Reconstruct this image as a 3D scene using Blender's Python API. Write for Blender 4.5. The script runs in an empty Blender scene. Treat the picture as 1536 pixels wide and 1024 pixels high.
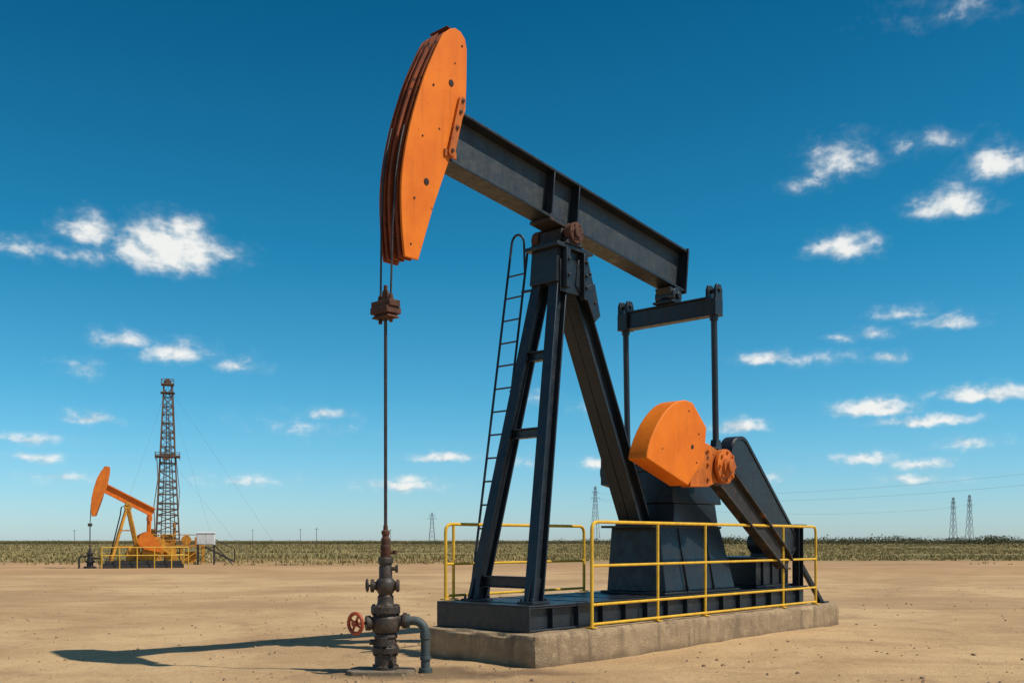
import bpy, bmesh, math, random
from mathutils import Vector, Matrix, noise
random.seed(7)
V=Vector
scene=bpy.context.scene
COL=scene.collection
R=math.radians

# ------------------------------------------------------------------ materials
def new_mat(name):
    m=bpy.data.materials.new(name); m.use_nodes=True
    nt=m.node_tree; nt.nodes.clear()
    out=nt.nodes.new('ShaderNodeOutputMaterial'); b=nt.nodes.new('ShaderNodeBsdfPrincipled')
    nt.links.new(b.outputs[0],out.inputs[0])
    return m,nt,b
def N(nt,t,**k):
    n=nt.nodes.new(t)
    for a,v in k.items(): setattr(n,a,v)
    return n
def noise_n(nt,vec,scale,detail=6,rough=.6,dist=0):
    n=N(nt,'ShaderNodeTexNoise'); n.inputs['Scale'].default_value=scale
    n.inputs['Detail'].default_value=min(detail,6); n.inputs['Roughness'].default_value=rough
    n.inputs['Distortion'].default_value=dist
    nt.links.new(vec,n.inputs['Vector']); return n.outputs['Fac']
def mapping(nt,vec,sc,rot=0):
    m=N(nt,'ShaderNodeMapping'); m.inputs['Scale'].default_value=sc; m.inputs['Rotation'].default_value=(0,0,rot); nt.links.new(vec,m.inputs['Vector']); return m.outputs[0]
def smooth(nt,fac,a,b,c=0,d=1):
    m=N(nt,'ShaderNodeMapRange',interpolation_type='SMOOTHSTEP')
    for i,v in zip((1,2,3,4),(a,b,c,d)): m.inputs[i].default_value=v
    nt.links.new(fac,m.inputs[0]); return m.outputs[0]
def mix(nt,fac,a,b,mode='MIX'):
    m=N(nt,'ShaderNodeMix',data_type='RGBA',blend_type=mode)
    for s,v in ((0,fac),(6,a),(7,b)):
        if isinstance(v,bpy.types.NodeSocket): nt.links.new(v,m.inputs[s])
        elif isinstance(v,(int,float)): m.inputs[s].default_value=v
        else: m.inputs[s].default_value=(*v,1)
    return m.outputs[2]
def bump(nt,b,h,strength,dist):
    n=N(nt,'ShaderNodeBump'); n.inputs['Strength'].default_value=strength; n.inputs['Distance'].default_value=dist
    nt.links.new(h,n.inputs['Height']); nt.links.new(n.outputs[0],b.inputs['Normal'])
def paint(name,base,dark,wear,wear_amt=.62,rough=.45,metal=0.0,scale=1.0,dust=None,streak=.5,b_str=.25,spec=.5):
    m,nt,b=new_mat(name)
    tc=N(nt,'ShaderNodeTexCoord').outputs['Object']
    n1=noise_n(nt,tc,2.2*scale,5,.6)
    c=mix(nt,smooth(nt,n1,.35,.7),base,dark)
    st=noise_n(nt,mapping(nt,tc,(14*scale,14*scale,1.1*scale)),1,4,.6)
    c=mix(nt,smooth(nt,st,.48,.78,0,streak),c,tuple(x*.45 for x in base))
    if dust:
        d=noise_n(nt,tc,5*scale,6,.7)
        c=mix(nt,smooth(nt,d,.48,.8,0,.6),c,dust)
    n2=noise_n(nt,tc,11*scale,6,.74)
    f=smooth(nt,n2,wear_amt,wear_amt+.05)
    c=mix(nt,f,c,wear)
    nt.links.new(c,b.inputs['Base Color'])
    nt.links.new(smooth(nt,n2,.25,.7,rough-.1,rough+.18),b.inputs['Roughness'])
    b.inputs['Metallic'].default_value=metal
    b.inputs['Specular IOR Level'].default_value=spec
    bump(nt,b,noise_n(nt,tc,40*scale,3,.6),b_str,.004/scale)
    return m
M={}
M['orange']=paint('orange_paint',(.79,.188,.008),(.68,.145,.006),(.20,.045,.01),.65,.55,0,1,streak=.32,spec=.25)
M['orange_worn']=paint('worn_orange_paint',(.66,.16,.012),(.38,.09,.015),(.08,.03,.015),.58,.6,0,1,streak=.7,spec=.3)
M['shaded_rusty_orange']=paint('shade_darkened_rusty_paint',(.28,.060,.014),(.14,.035,.014),(.04,.018,.012),.58,.65,0,1,spec=.3)  # orange darkened to paint in the head's shaded front, plus rust wear
M['dark']=paint('near_black_paint',(.013,.016,.020),(.008,.010,.013),(.065,.042,.028),.67,.36,0,1,dust=(.034,.034,.033))
M['web']=paint('weathered_grey_paint',(.036,.041,.044),(.022,.027,.031),(.080,.058,.042),.65,.45,0,1,dust=(.075,.072,.065),streak=.7)
M['leg']=paint('blue_black_leg_paint',(.016,.022,.030),(.011,.015,.020),(.07,.048,.033),.665,.34,0,1,dust=(.040,.041,.041))
M['rust']=paint('rust',(.13,.050,.028),(.060,.027,.018),(.22,.085,.035),.6,.8,.2,2,b_str=.6)
M['iron']=paint('oily_iron',(.060,.047,.036),(.030,.026,.023),(.17,.075,.035),.56,.5,.2,3,dust=(.16,.12,.08),b_str=.6)
M['darkiron']=paint('greasy_iron',(.035,.028,.024),(.02,.017,.016),(.13,.058,.03),.58,.5,.2,3,b_str=.5)
M['wornarm']=paint('worn_crank_steel',(.042,.036,.033),(.020,.018,.018),(.15,.065,.032),.56,.45,.1,1,dust=(.10,.08,.06),b_str=.4)
M['teal']=paint('grey_green_paint',(.06,.08,.08),(.04,.052,.052),(.13,.07,.04),.60,.55,0,2,dust=(.13,.11,.085))
M['red']=paint('red_paint',(.50,.085,.025),(.34,.055,.02),(.14,.05,.02),.58,.5,0,3)
M['yellow']=paint('yellow_paint',(.80,.47,.025),(.66,.36,.02),(.20,.09,.03),.61,.42,0,3,streak=.4)
M['steel']=paint('rod_steel',(.09,.07,.06),(.05,.04,.04),(.12,.05,.03),.6,.4,.6,3)
M['far_orange']=paint('far_orange_paint',(.74,.19,.015),(.60,.14,.012),(.2,.06,.02),.60,.6,0,1,spec=.3)  # orange paint of the distant pumpjack, its own colour
M['far_yellow']=paint('ochre_machine_paint',(.66,.30,.018),(.45,.17,.015),(.12,.05,.02),.55,.6,0,1)
M['far_dark']=paint('brown_black_steel',(.035,.03,.03),(.02,.02,.02),(.12,.06,.03),.6,.6,0,1)
M['derrick']=paint('rusty_lattice_steel',(.15,.085,.05),(.08,.052,.038),(.28,.13,.05),.55,.7,0,1)
M['white']=paint('chalky_white_paint',(.72,.72,.70),(.6,.6,.58),(.3,.25,.2),.68,.6,0,1)
M['galv']=paint('hazed_galvanised_steel',(.17,.19,.22),(.14,.15,.18),(.16,.15,.15),.7,.6,0,.1)  # grey steel with distance haze on the towers put into its colour
M['wood']=paint('weathered_pole_wood',(.12,.10,.08),(.07,.06,.05),(.14,.12,.1),.6,.9,0,1)
M['hole']=paint('painted_hole_shade',(.03,.014,.01),(.018,.01,.01),(.05,.02,.01),.7,.8)  # dark colour for flat discs that paint the shade inside holes
M['dusty']=paint('dusty_cellar_slab',(.20,.145,.09),(.11,.08,.05),(.30,.21,.13),.56,.9,0,3,dust=(.34,.24,.14),b_str=.7)

def concrete():
    m,nt,b=new_mat('stained_concrete')
    tc=N(nt,'ShaderNodeTexCoord').outputs['Object']
    c=mix(nt,smooth(nt,noise_n(nt,tc,1.3,6,.65),.3,.7),(.42,.29,.16),(.28,.19,.11))
    c=mix(nt,smooth(nt,noise_n(nt,tc,9,6,.75),.45,.7,0,.7),c,(.52,.38,.22))
    st=noise_n(nt,mapping(nt,tc,(7,7,.7)),1,6,.65)
    c=mix(nt,smooth(nt,st,.5,.7,0,.6),c,(.13,.09,.055))
    v=N(nt,'ShaderNodeTexVoronoi'); v.inputs['Scale'].default_value=34; nt.links.new(tc,v.inputs['Vector'])
    pit=smooth(nt,v.outputs['Distance'],.05,.18,1,0)
    pm=N(nt,'ShaderNodeMath',operation='MULTIPLY'); nt.links.new(pit,pm.inputs[0]); nt.links.new(smooth(nt,noise_n(nt,tc,4,3),.45,.58),pm.inputs[1])
    c=mix(nt,pm.outputs[0],c,(.10,.07,.05))
    sp=N(nt,'ShaderNodeSeparateXYZ'); nt.links.new(tc,sp.inputs[0])
    ad=N(nt,'ShaderNodeMath',operation='MULTIPLY_ADD'); nt.links.new(noise_n(nt,tc,3,5,.6),ad.inputs[0]); ad.inputs[1].default_value=.26; nt.links.new(sp.outputs[2],ad.inputs[2])
    c=mix(nt,smooth(nt,ad.outputs[0],.27,.38,.75,0),c,(.17,.11,.06))
    nt.links.new(c,b.inputs['Base Color']); b.inputs['Roughness'].default_value=.93
    h=N(nt,'ShaderNodeMath',operation='ADD'); nt.links.new(noise_n(nt,tc,14,6,.78),h.inputs[0]); nt.links.new(noise_n(nt,tc,70,3,.6),h.inputs[1])
    bump(nt,b,h.outputs[0],.9,.016); return m
M['concrete']=concrete()

def sand():
    m,nt,b=new_mat('sandy_ground')
    tc=N(nt,'ShaderNodeTexCoord').outputs['Object']
    big=noise_n(nt,tc,.14,6,.66,.6)
    c=mix(nt,smooth(nt,big,.38,.64),(.59,.395,.20),(.42,.265,.13))
    med=noise_n(nt,tc,.8,6,.72,.5)
    c=mix(nt,smooth(nt,med,.48,.70,0,.65),c,(.33,.20,.10))
    wp=N(nt,'ShaderNodeVectorMath',operation='MULTIPLY_ADD'); 
    wn=N(nt,'ShaderNodeTexNoise'); wn.inputs['Scale'].default_value=.05; nt.links.new(tc,wn.inputs['Vector']); nt.links.new(wn.outputs['Color'],wp.inputs[0]); wp.inputs[1].default_value=(0,14,0); nt.links.new(tc,wp.inputs[2])
    tr=noise_n(nt,mapping(nt,wp.outputs[0],(.05,.42,1),.04),1.2,6,.66,.8)
    c=mix(nt,smooth(nt,tr,.5,.64,0,.45),c,(.36,.215,.11))
    c=mix(nt,smooth(nt,tr,.44,.32,0,.4),c,(.66,.47,.26))
    ru=noise_n(nt,mapping(nt,wp.outputs[0],(.015,1.9,1),-.03),1.0,2,.5,.3)
    rm=N(nt,'ShaderNodeMath',operation='MULTIPLY'); nt.links.new(smooth(nt,ru,.60,.66,0,.5),rm.inputs[0]); nt.links.new(smooth(nt,big,.42,.58),rm.inputs[1])
    c=mix(nt,rm.outputs[0],c,(.30,.175,.09))
    fine=noise_n(nt,tc,14,6,.82)
    c=mix(nt,smooth(nt,fine,.53,.68,0,.6),c,(.25,.155,.085))
    c=mix(nt,smooth(nt,fine,.45,.31,0,.45),c,(.70,.52,.31))
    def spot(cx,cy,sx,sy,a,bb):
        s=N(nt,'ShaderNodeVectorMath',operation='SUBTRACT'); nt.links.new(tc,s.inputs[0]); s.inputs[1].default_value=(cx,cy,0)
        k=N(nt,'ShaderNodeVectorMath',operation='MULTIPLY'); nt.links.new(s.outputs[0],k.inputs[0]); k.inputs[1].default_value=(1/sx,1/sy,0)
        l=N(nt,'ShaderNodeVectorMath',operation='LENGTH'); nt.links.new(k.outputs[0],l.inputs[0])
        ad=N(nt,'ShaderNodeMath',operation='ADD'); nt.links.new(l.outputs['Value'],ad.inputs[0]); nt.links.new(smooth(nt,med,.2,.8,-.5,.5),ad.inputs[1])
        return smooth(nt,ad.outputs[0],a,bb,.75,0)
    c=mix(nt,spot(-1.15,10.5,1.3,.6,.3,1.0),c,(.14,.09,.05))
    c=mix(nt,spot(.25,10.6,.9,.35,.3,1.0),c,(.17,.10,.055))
    sep=N(nt,'ShaderNodeSeparateXYZ'); nt.links.new(tc,sep.inputs[0])
    ad=N(nt,'ShaderNodeMath',operation='MULTIPLY_ADD'); nt.links.new(noise_n(nt,mapping(nt,tc,(.05,.12,1)),1,6,.65),ad.inputs[0]); ad.inputs[1].default_value=60; nt.links.new(sep.outputs[1],ad.inputs[2])
    c=mix(nt,smooth(nt,ad.outputs[0],58,88,0,.6),c,(.38,.21,.10))
    g=smooth(nt,ad.outputs[0],84,112)
    gc=mix(nt,smooth(nt,noise_n(nt,mapping(nt,tc,(.05,.05,1)),1,6,.7),.35,.65),(.27,.20,.085),(.17,.14,.055))
    gc=mix(nt,smooth(nt,noise_n(nt,mapping(nt,tc,(.02,.12,1)),1,6,.7),.5,.66,0,.6),gc,(.38,.27,.13))
    c=mix(nt,g,c,gc)
    nt.links.new(c,b.inputs['Base Color']); b.inputs['Roughness'].default_value=.96
    b.inputs['Specular IOR Level'].default_value=.2
    h=N(nt,'ShaderNodeMath',operation='MULTIPLY_ADD'); nt.links.new(noise_n(nt,tc,3.5,6,.72),h.inputs[0]); h.inputs[1].default_value=1.5; nt.links.new(fine,h.inputs[2])
    bump(nt,b,h.outputs[0],.75,.028); return m
M['sand']=sand()

def foliage(name,a,bc,cc,sc):
    m,nt,b=new_mat(name)
    tc=N(nt,'ShaderNodeTexCoord').outputs['Object']
    c=mix(nt,smooth(nt,noise_n(nt,mapping(nt,tc,(sc,sc,sc)),1,5,.7),.35,.65),a,bc)
    c=mix(nt,smooth(nt,noise_n(nt,mapping(nt,tc,(sc*9,sc*9,sc*9)),1,4,.7),.5,.75),c,cc)
    nt.links.new(c,b.inputs['Base Color']); b.inputs['Roughness'].default_value=.85
    b.inputs['Specular IOR Level'].default_value=.15
    return m
M['grass']=foliage('dry_grass',(.33,.25,.105),(.23,.19,.075),(.40,.29,.13),.05)
M['scrub']=foliage('scrub_leaves',(.095,.088,.040),(.065,.065,.030),(.14,.11,.055),.05)
M['stone']=foliage('loose_stones',(.44,.30,.17),(.24,.155,.09),(.58,.43,.27),2.0)

# ------------------------------------------------------------------ mesh builder
class MB:
    def __init__(s): s.v=[];s.f=[];s.m=[]
    def add(s,vs,fs,m=0):
        o=len(s.v); s.v+= [tuple(x) for x in vs]; s.f+=[tuple(i+o for i in f) for f in fs]; s.m+=[m]*len(fs); return s
    def box(s,x0,x1,y0,y1,z0,z1,m=0):
        return s.hexa((x0,x1,y0,y1),z0,(x0,x1,y0,y1),z1,m)
    def hexa(s,b,z0,t,z1,m=0):
        vs=[(b[0],b[2],z0),(b[1],b[2],z0),(b[1],b[3],z0),(b[0],b[3],z0),(t[0],t[2],z1),(t[1],t[2],z1),(t[1],t[3],z1),(t[0],t[3],z1)]
        return s.add(vs,[(0,3,2,1),(4,5,6,7),(0,1,5,4),(1,2,6,5),(2,3,7,6),(3,0,4,7)],m)
    def fr(s,p0,p1,up):
        d=(V(p1)-V(p0)).normalized(); up=V(up)
        if abs(d.dot(up))>.98: up=V((1,0,0))
        side=d.cross(up).normalized(); return d,side,side.cross(d)
    def bar(s,p0,p1,w,h,up=(0,0,1),ou=0,os=0,w1=None,h1=None,m=0):
        p0=V(p0);p1=V(p1);d,a,u=s.fr(p0,p1,up); w1=w1 or w;h1=h1 or h
        o=u*ou+a*os; vs=[]
        for p,ww,hh in ((p0,w,h),(p1,w1,h1)):
            for i,j in ((-1,-1),(1,-1),(1,1),(-1,1)): vs.append(p+o+a*(i*ww/2)+u*(j*hh/2))
        return s.add(vs,[(0,1,2,3),(7,6,5,4),(0,4,5,1),(1,5,6,2),(2,6,7,3),(3,7,4,0)],m)
    def ibeam(s,p0,p1,depth,width,tf=.02,tw=.015,up=(0,0,1),m=0,mw=None):
        s.bar(p0,p1,tw,depth-2*tf,up,m=m if mw is None else mw)
        s.bar(p0,p1,width,tf,up,ou=depth/2-tf/2,m=m); s.bar(p0,p1,width,tf,up,ou=-(depth/2-tf/2),m=m); return s
    def cyl(s,p0,p1,r0,r1=None,n=16,m=0):
        r1=r0 if r1 is None else r1
        p0=V(p0);p1=V(p1);d,a,u=s.fr(p0,p1,(0,0,1)); vs=[];fs=[]
        for p,r in((p0,r0),(p1,r1)):
            for i in range(n):
                t=2*math.pi*i/n; vs.append(p+a*math.cos(t)*r+u*math.sin(t)*r)
        for i in range(n): j=(i+1)%n; fs.append((i,j,n+j,n+i))
        fs.append(tuple(range(n))[::-1]); fs.append(tuple(range(n,2*n)))
        return s.add(vs,fs,m)
    def prism(s,poly,y0,y1,m=0):
        n=len(poly); vs=[(x,y0,z) for x,z in poly]+[(x,y1,z) for x,z in poly]
        fs=[tuple(range(n)),tuple(range(n,2*n))[::-1]]+[(i,n+i,n+(i+1)%n,(i+1)%n) for i in range(n)]
        return s.add(vs,fs,m)
    def tube(s,path,r,n=8,closed=False,m=0):
        P=[V(p) for p in path]; k=len(P); vs=[];fs=[]
        a=None
        for i,p in enumerate(P):
            if closed: d=(P[(i+1)%k]-P[i-1]).normalized()
            else: d=(P[min(i+1,k-1)]-P[max(i-1,0)]).normalized()
            if a is None:
                up=V((0,0,1)) if abs(d.z)<.9 else V((1,0,0)); a=d.cross(up).normalized()
            a=(a-d*a.dot(d)).normalized(); u=a.cross(d)
            for j in range(n):
                t=2*math.pi*j/n; vs.append(p+a*math.cos(t)*r+u*math.sin(t)*r)
        for i in range(k if closed else k-1):
            i2=(i+1)%k
            for j in range(n): j2=(j+1)%n; fs.append((i*n+j,i*n+j2,i2*n+j2,i2*n+j))
        if not closed: fs.append(tuple(range(n))[::-1]); fs.append(tuple(range((k-1)*n,k*n)))
        return s.add(vs,fs,m)
    def lathe(s,prof,c,axis=(0,0,1),n=28,m=0):
        ax=V(axis).normalized(); up=V((0,0,1)) if abs(ax.z)<.9 else V((1,0,0)); a=ax.cross(up).normalized(); u=a.cross(ax); c=V(c)
        vs=[];fs=[]
        for r,z in prof:
            for j in range(n):
                t=2*math.pi*j/n; vs.append(c+ax*z+a*math.cos(t)*max(r,1e-4)+u*math.sin(t)*max(r,1e-4))
        for i in range(len(prof)-1):
            for j in range(n): j2=(j+1)%n; fs.append((i*n+j,i*n+j2,(i+1)*n+j2,(i+1)*n+j))
        fs.append(tuple(range(n))[::-1]); k=len(prof); fs.append(tuple(range((k-1)*n,k*n)))
        return s.add(vs,fs,m)
    def bolts(s,c,axis,R_,n,r=.014,h=.03,m=0,ph=0):
        ax=V(axis).normalized(); up=V((0,0,1)) if abs(ax.z)<.9 else V((1,0,0)); a=ax.cross(up).normalized(); u=a.cross(ax); c=V(c)
        for i in range(n):
            t=2*math.pi*(i+ph)/n; p=c+a*math.cos(t)*R_+u*math.sin(t)*R_
            s.cyl(p-ax*h/2,p+ax*h/2,r,n=6,m=m)
        return s
ORG={}
def mesh_of(name,mb,mats,c,fix=True):
    me=bpy.data.meshes.new(name); me.from_pydata([(x-c[0],y-c[1],z-c[2]) for x,y,z in mb.v],[],mb.f)
    for m in mats: me.materials.append(M[m])
    me.polygons.foreach_set('material_index',mb.m)
    if fix:
        bm=bmesh.new(); bm.from_mesh(me); bmesh.ops.recalc_face_normals(bm,faces=bm.faces); bm.to_mesh(me); bm.free()
        me.shade_smooth(); me.set_sharp_from_angle(angle=R(32))
    return me
def bb(mb,base=False):
    xs,ys,zs=zip(*mb.v)
    return V(((min(xs)+max(xs))/2,(min(ys)+max(ys))/2,min(zs) if base else (min(zs)+max(zs))/2))
def add_bevel(o,w):
    b=o.modifiers.new('bevel','BEVEL'); b.width=w; b.segments=2; b.limit_method='ANGLE'; b.angle_limit=R(40)
def root(name,F,o,label,cat,group=None):
    e=bpy.data.objects.new(name,None); COL.objects.link(e); e.empty_display_size=.3
    e.matrix_world=F@Matrix.Translation(V(o)); ORG[e]=V(o)
    e['label']=label; e['category']=cat
    if group: e['group']=group
    return e
def part(name,mb,mats,parent,bevel=0,label=None):
    if isinstance(mats,str): mats=[mats]
    c=bb(mb); o=bpy.data.objects.new(name,mesh_of(name,mb,mats,c)); COL.objects.link(o)
    o.parent=parent; o.location=c-ORG[parent]; ORG[o]=c
    if bevel: add_bevel(o,bevel)
    if label: o['label']=label
    return o
def solo(name,mb,mats,F,label=None,cat=None,kind=None,bevel=0,fix=True,group=None):
    if isinstance(mats,str): mats=[mats]
    c=V((0,0,0)) if kind else bb(mb,True)
    o=bpy.data.objects.new(name,mesh_of(name,mb,mats,c,fix)); COL.objects.link(o); o.matrix_world=F@Matrix.Translation(c)
    if label:o['label']=label
    if cat:o['category']=cat
    if kind:o['kind']=kind
    if group:o['group']=group
    if bevel: add_bevel(o,bevel)
    return o
I4=Matrix.Identity(4)

# ------------------------------------------------------------------ ground
def gh(x,y):
    d=math.hypot((x)/40,(y-12)/40)
    a=max(0,1-d)
    return a*(.035*noise.noise((x*.35,y*.35,1.3))+.016*noise.noise((x*1.3,y*1.3,4))+.009*noise.noise((x*4,y*4,9))) -.01*a
def lin(a,b,n): return [a+(b-a)*i/n for i in range(n)]
xs=[-6000,-3000,-1500,-700,-300,-120]+lin(-60,-12,24)+lin(-12,12,200)+lin(12,60,24)+[60,120,300,700,1500,3000,6000]
ys=[-600,-200,-60,-20,0,4]+lin(7,18,120)+lin(18,60,60)+[60,80,120,200,400,800,1600,3200,6000]
mb=MB(); nx=len(xs)
for y in ys:
    for x in xs: mb.v.append((x,y,gh(x,y)))
for j in range(len(ys)-1):
    for i in range(nx-1): mb.f.append((j*nx+i,j*nx+i+1,(j+1)*nx+i+1,(j+1)*nx+i)); mb.m.append(0)
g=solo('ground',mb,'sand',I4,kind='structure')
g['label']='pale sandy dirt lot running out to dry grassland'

# loose stones
mb=MB()
for i in range(4200):
    y=8.8+(random.random()**1.5)*22; x=random.uniform(-.62,.62)*y*1.05
    if random.random()<.3: x=x*.3-1
    if noise.noise((x*.5,y*.5,21))<-.1 and random.random()<.8: continue
    r=random.choice([.004,.005,.006,.008,.011,.016,.024])*random.uniform(.7,1.4)
    z=gh(x,y); a=random.random()*6
    pts=[(math.cos(a+k*1.2566)*r*random.uniform(.7,1.2),math.sin(a+k*1.2566)*r*random.uniform(.7,1.2)) for k in range(5)]
    vs=[(x+p[0],y+p[1],z-.002) for p in pts]+[(x+p[0]*.6,y+p[1]*.6,z+r*.7) for p in pts]
    mb.add(vs,[(k,(k+1)%5,5+(k+1)%5,5+k) for k in range(5)]+[(5,6,7,8,9)])
o=solo('gravel',mb,'stone',I4,kind='stuff'); o['label']='small loose stones scattered on the sandy ground'

# grass
mb=MB()
def tuft(x,y,h,nb,w):
    for b in range(nb):
        a=random.random()*6.283; l=random.uniform(.2,.9)*h; dx,dy=math.cos(a),math.sin(a); ox,oy=random.gauss(0,.9)*h,random.gauss(0,.6)*h
        hh=h*random.uniform(.45,1.1); ww=w*random.uniform(.5,1.2)
        mb.add([(x+ox-dy*ww,y+oy+dx*ww,-.02),(x+ox+dy*ww,y+oy-dx*ww,-.02),(x+ox+dx*l,y+oy+dy*l,hh)],[(0,1,2)])
for i in range(30000):
    y=56+ (random.random()**1.3)*260
    x=random.uniform(-.60,.60)*y
    nz=noise.noise((x*.05,y*.12,3))+.5*noise.noise((x*.2,y*.3,7))
    if y<92 and 64+nz*26+random.gauss(0,5)>y: continue
    if noise.noise((x*.03,y*.10,8))<-.22: continue
    tuft(x,y,random.uniform(.09,.26)*(1+max(0,noise.noise((x*.03,y*.08,1)))*1.6),6,.03+y*.0004)
o=solo('grass',mb,'grass',I4,kind='stuff',fix=False); o['label']='dry yellow brown grass tufts beyond the dirt lot'

# distant scrub
mb=MB()
def bush(x,y,w,h,n=44):
    for k in range(n):
        a=random.random()*6.283; rr=random.random()**.5; ph=random.random()
        px=x+math.cos(a)*rr*w; py=y+math.sin(a)*rr*w*.6; pz=h*ph*(1-.55*rr*rr)+.05
        s=random.uniform(.10,.22)*(h*.45+.25)
        n1=V((random.gauss(0,1),random.gauss(0,1),random.gauss(0,1))).normalized(); n2=n1.orthogonal().normalized()*s; n3=n1.cross(n2)*random.uniform(.6,1)
        p=V((px,py,max(pz,.1)))
        mb.add([p+n2,p+n3*.8,p-n2*.9,p-n3],[(0,1,2,3)])
for i in range(2600):
    y=random.uniform(300,520); x=random.uniform(-.6,.6)*y
    side=x/y
    k=1/(1+math.exp(-(side-.10)*14))
    nz2=noise.noise((side*30,y*.01,11))
    h=random.uniform(.8,1.7)+k*max(0,1.2+2.4*nz2+1.5*noise.noise((side*8,2,1)))*random.uniform(.5,1.3)
    if side<.05: h=min(h,random.uniform(.9,2.0)+max(0,nz2)*1.8)
    bush(x,y,random.uniform(2.5,6),h,38)
for i in range(170):
    y=random.uniform(120,300); x=random.uniform(-.6,.6)*y
    if noise.noise((x*.02,y*.03,15))>.0: continue
    bush(x,y,random.uniform(.6,2.2),random.uniform(.2,.55),26)
o=solo('scrubland',mb,'scrub',I4,kind='stuff',fix=False); o['label']='low olive brown scrub along the horizon'

# ------------------------------------------------------------------ main pumpjack frame
F=Matrix.Translation((-1.34,10.6,0))@Matrix.Rotation(R(48),4,'Z')

# concrete pad
x0,x1,y0,y1,z0,z1=1.3,9.1,-.98,.80,-.15,.36
NX,NY,NZ=150,34,10
mb=MB()
def grid(fn,na,nb):
    o=len(mb.v)
    for j in range(nb+1):
        for i in range(na+1): mb.v.append(fn(i/na,j/nb))
    for j in range(nb):
        for i in range(na): mb.f.append((o+j*(na+1)+i,o+j*(na+1)+i+1,o+(j+1)*(na+1)+i+1,o+(j+1)*(na+1)+i)); mb.m.append(0)
L=lambda a,b,t:a+(b-a)*t
grid(lambda u,v:(L(x0,x1,u),L(y0,y1,v),z1),NX,NY)
grid(lambda u,v:(L(x0,x1,u),y0,L(z0,z1,v)),NX,NZ)
grid(lambda u,v:(L(x0,x1,u),y1,L(z0,z1,v)),NX,NZ)
grid(lambda u,v:(x0,L(y0,y1,u),L(z0,z1,v)),NY,NZ)
grid(lambda u,v:(x1,L(y0,y1,u),L(z0,z1,v)),NY,NZ)
nv=[]
for x,y,z in mb.v:
    ex=min(x-x0,x1-x);ey=min(y-y0,y1-y);ez=z1-z
    ds=sorted([ex,ey,ez])
    chip=max(0,noise.noise((x*3.3,y*3.3,z*3.3)))*.07+.014
    if ds[1]<.02:
        cx=(x0+x1)/2; sx=1 if x<cx else -1; sy=1 if y<0 else -1
        if ex<.02: x+=sx*chip
        if ey<.02: y+=sy*chip
        if ez<.02: z-=chip
    w=.010
    nv.append((x+w*noise.noise((x*3,y*3,z*3+7)),y+w*noise.noise((x*3+5,y*3,z*3)),z+w*noise.noise((x*3,y*3+9,z*3))))
mb.v=nv
o=solo('concrete_pad',mb,'concrete',F,'long weathered concrete pad resting on sandy ground','concrete pad')
o.data.set_sharp_from_angle(angle=R(50))

P=root('pumpjack',F,(5,0,.36),'large dark steel pumpjack with orange horse head on concrete pad','pumpjack')
# ---- skid
mb=MB()
for s in (-.66,.66):
    mb.ibeam((1.5,s,.505),(8.4,s,.505),.28,.15,.022,.02)
    for i in range(14):
        t=1.9+i*.48
        for q in (-1,1): mb.box(t-.007,t+.007,s+min(q*.012,q*.07),s+max(q*.012,q*.07),.389,.621)
for t in (1.56,2.6,3.7,4.9,6.3,7.3,8.34):
    mb.ibeam((t,-.58,.505),(t,.58,.505),.26,.1,.018,.015)
skid=part('skid_base',mb,'leg',P,.004)
mb=MB(); mb.box(1.46,8.44,-.742,.742,.647,.662)
for i in range(9): mb.box(1.75+i*.8,1.765+i*.8,-.73,.73,.662,.668)
part('deck_plate',mb,'dark',skid,.003)
mb=MB(); mb.box(1.462,1.494,-.745,.745,.362,.646)
part('end_plate',mb,'dark',skid,.004)

# ---- samson post
mb=MB()
mb.hexa((2.60,3.22,-.20,.24),4.62,(2.62,3.16,-.20,.22),5.04)
mb.box(2.54,3.26,-.27,.27,5.04,5.09)
mb.box(2.66,3.12,-.22,-.20,4.5,4.9); mb.box(2.70,2.78,-.29,-.22,4.55,5.035); mb.box(3.05,3.13,-.29,-.22,4.45,5.035)
mb.prism([(2.95,4.62),(3.35,4.30),(3.42,4.42),(3.22,4.95),(3.0,4.95)],-.235,-.215)
mb.prism([(2.95,4.62),(3.35,4.30),(3.42,4.42),(3.22,4.95),(3.0,4.95)],.245,.265)
mb.prism([(3.05,4.62),(3.3,4.2),(3.42,4.3),(3.3,4.7)],-.27,-.24)
for a,b in ((2.74,4.7),(2.74,4.9),(3.09,4.6),(3.09,4.75),(3.09,4.92)): mb.cyl((a,-.32,b),(a,-.285,b),.022,n=6)
for a,b in ((3.15,4.6),(3.3,4.45),(3.2,4.8)): mb.cyl((a,-.285,b),(a,-.26,b),.022,n=6)
cap=part('post_cap',mb,'dark',P,.006)
FL=[((2.75,-.11,4.64),(1.87,-.46,.665)),((2.75,.17,4.64),(1.87,.46,.665))]
for i,(a,b) in enumerate(FL):
    mb=MB(); mb.ibeam(b,a,.19,.15,.022,.018,up=(1,0,0))
    mb.box(b[0]-.16,b[0]+.16,b[1]-.12,b[1]+.12,.663,.69)
    mb.hexa((b[0]-.13,b[0]+.16,b[1]-.006,b[1]+.006),.69,(b[0]-.04,b[0]+.16,b[1]-.006,b[1]+.006),.95)
    for q in(-.12,.12):
        for w in (-.085,.085): mb.cyl((b[0]+q,b[1]+w,.69),(b[0]+q,b[1]+w,.725),.018,n=6)
    part('front_leg',mb,'leg',P,.003)
RL=[((3.10,-.088,4.62),(4.60,-.092,1.62)),((3.10,.088,4.62),(4.60,.092,1.62))]
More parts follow.
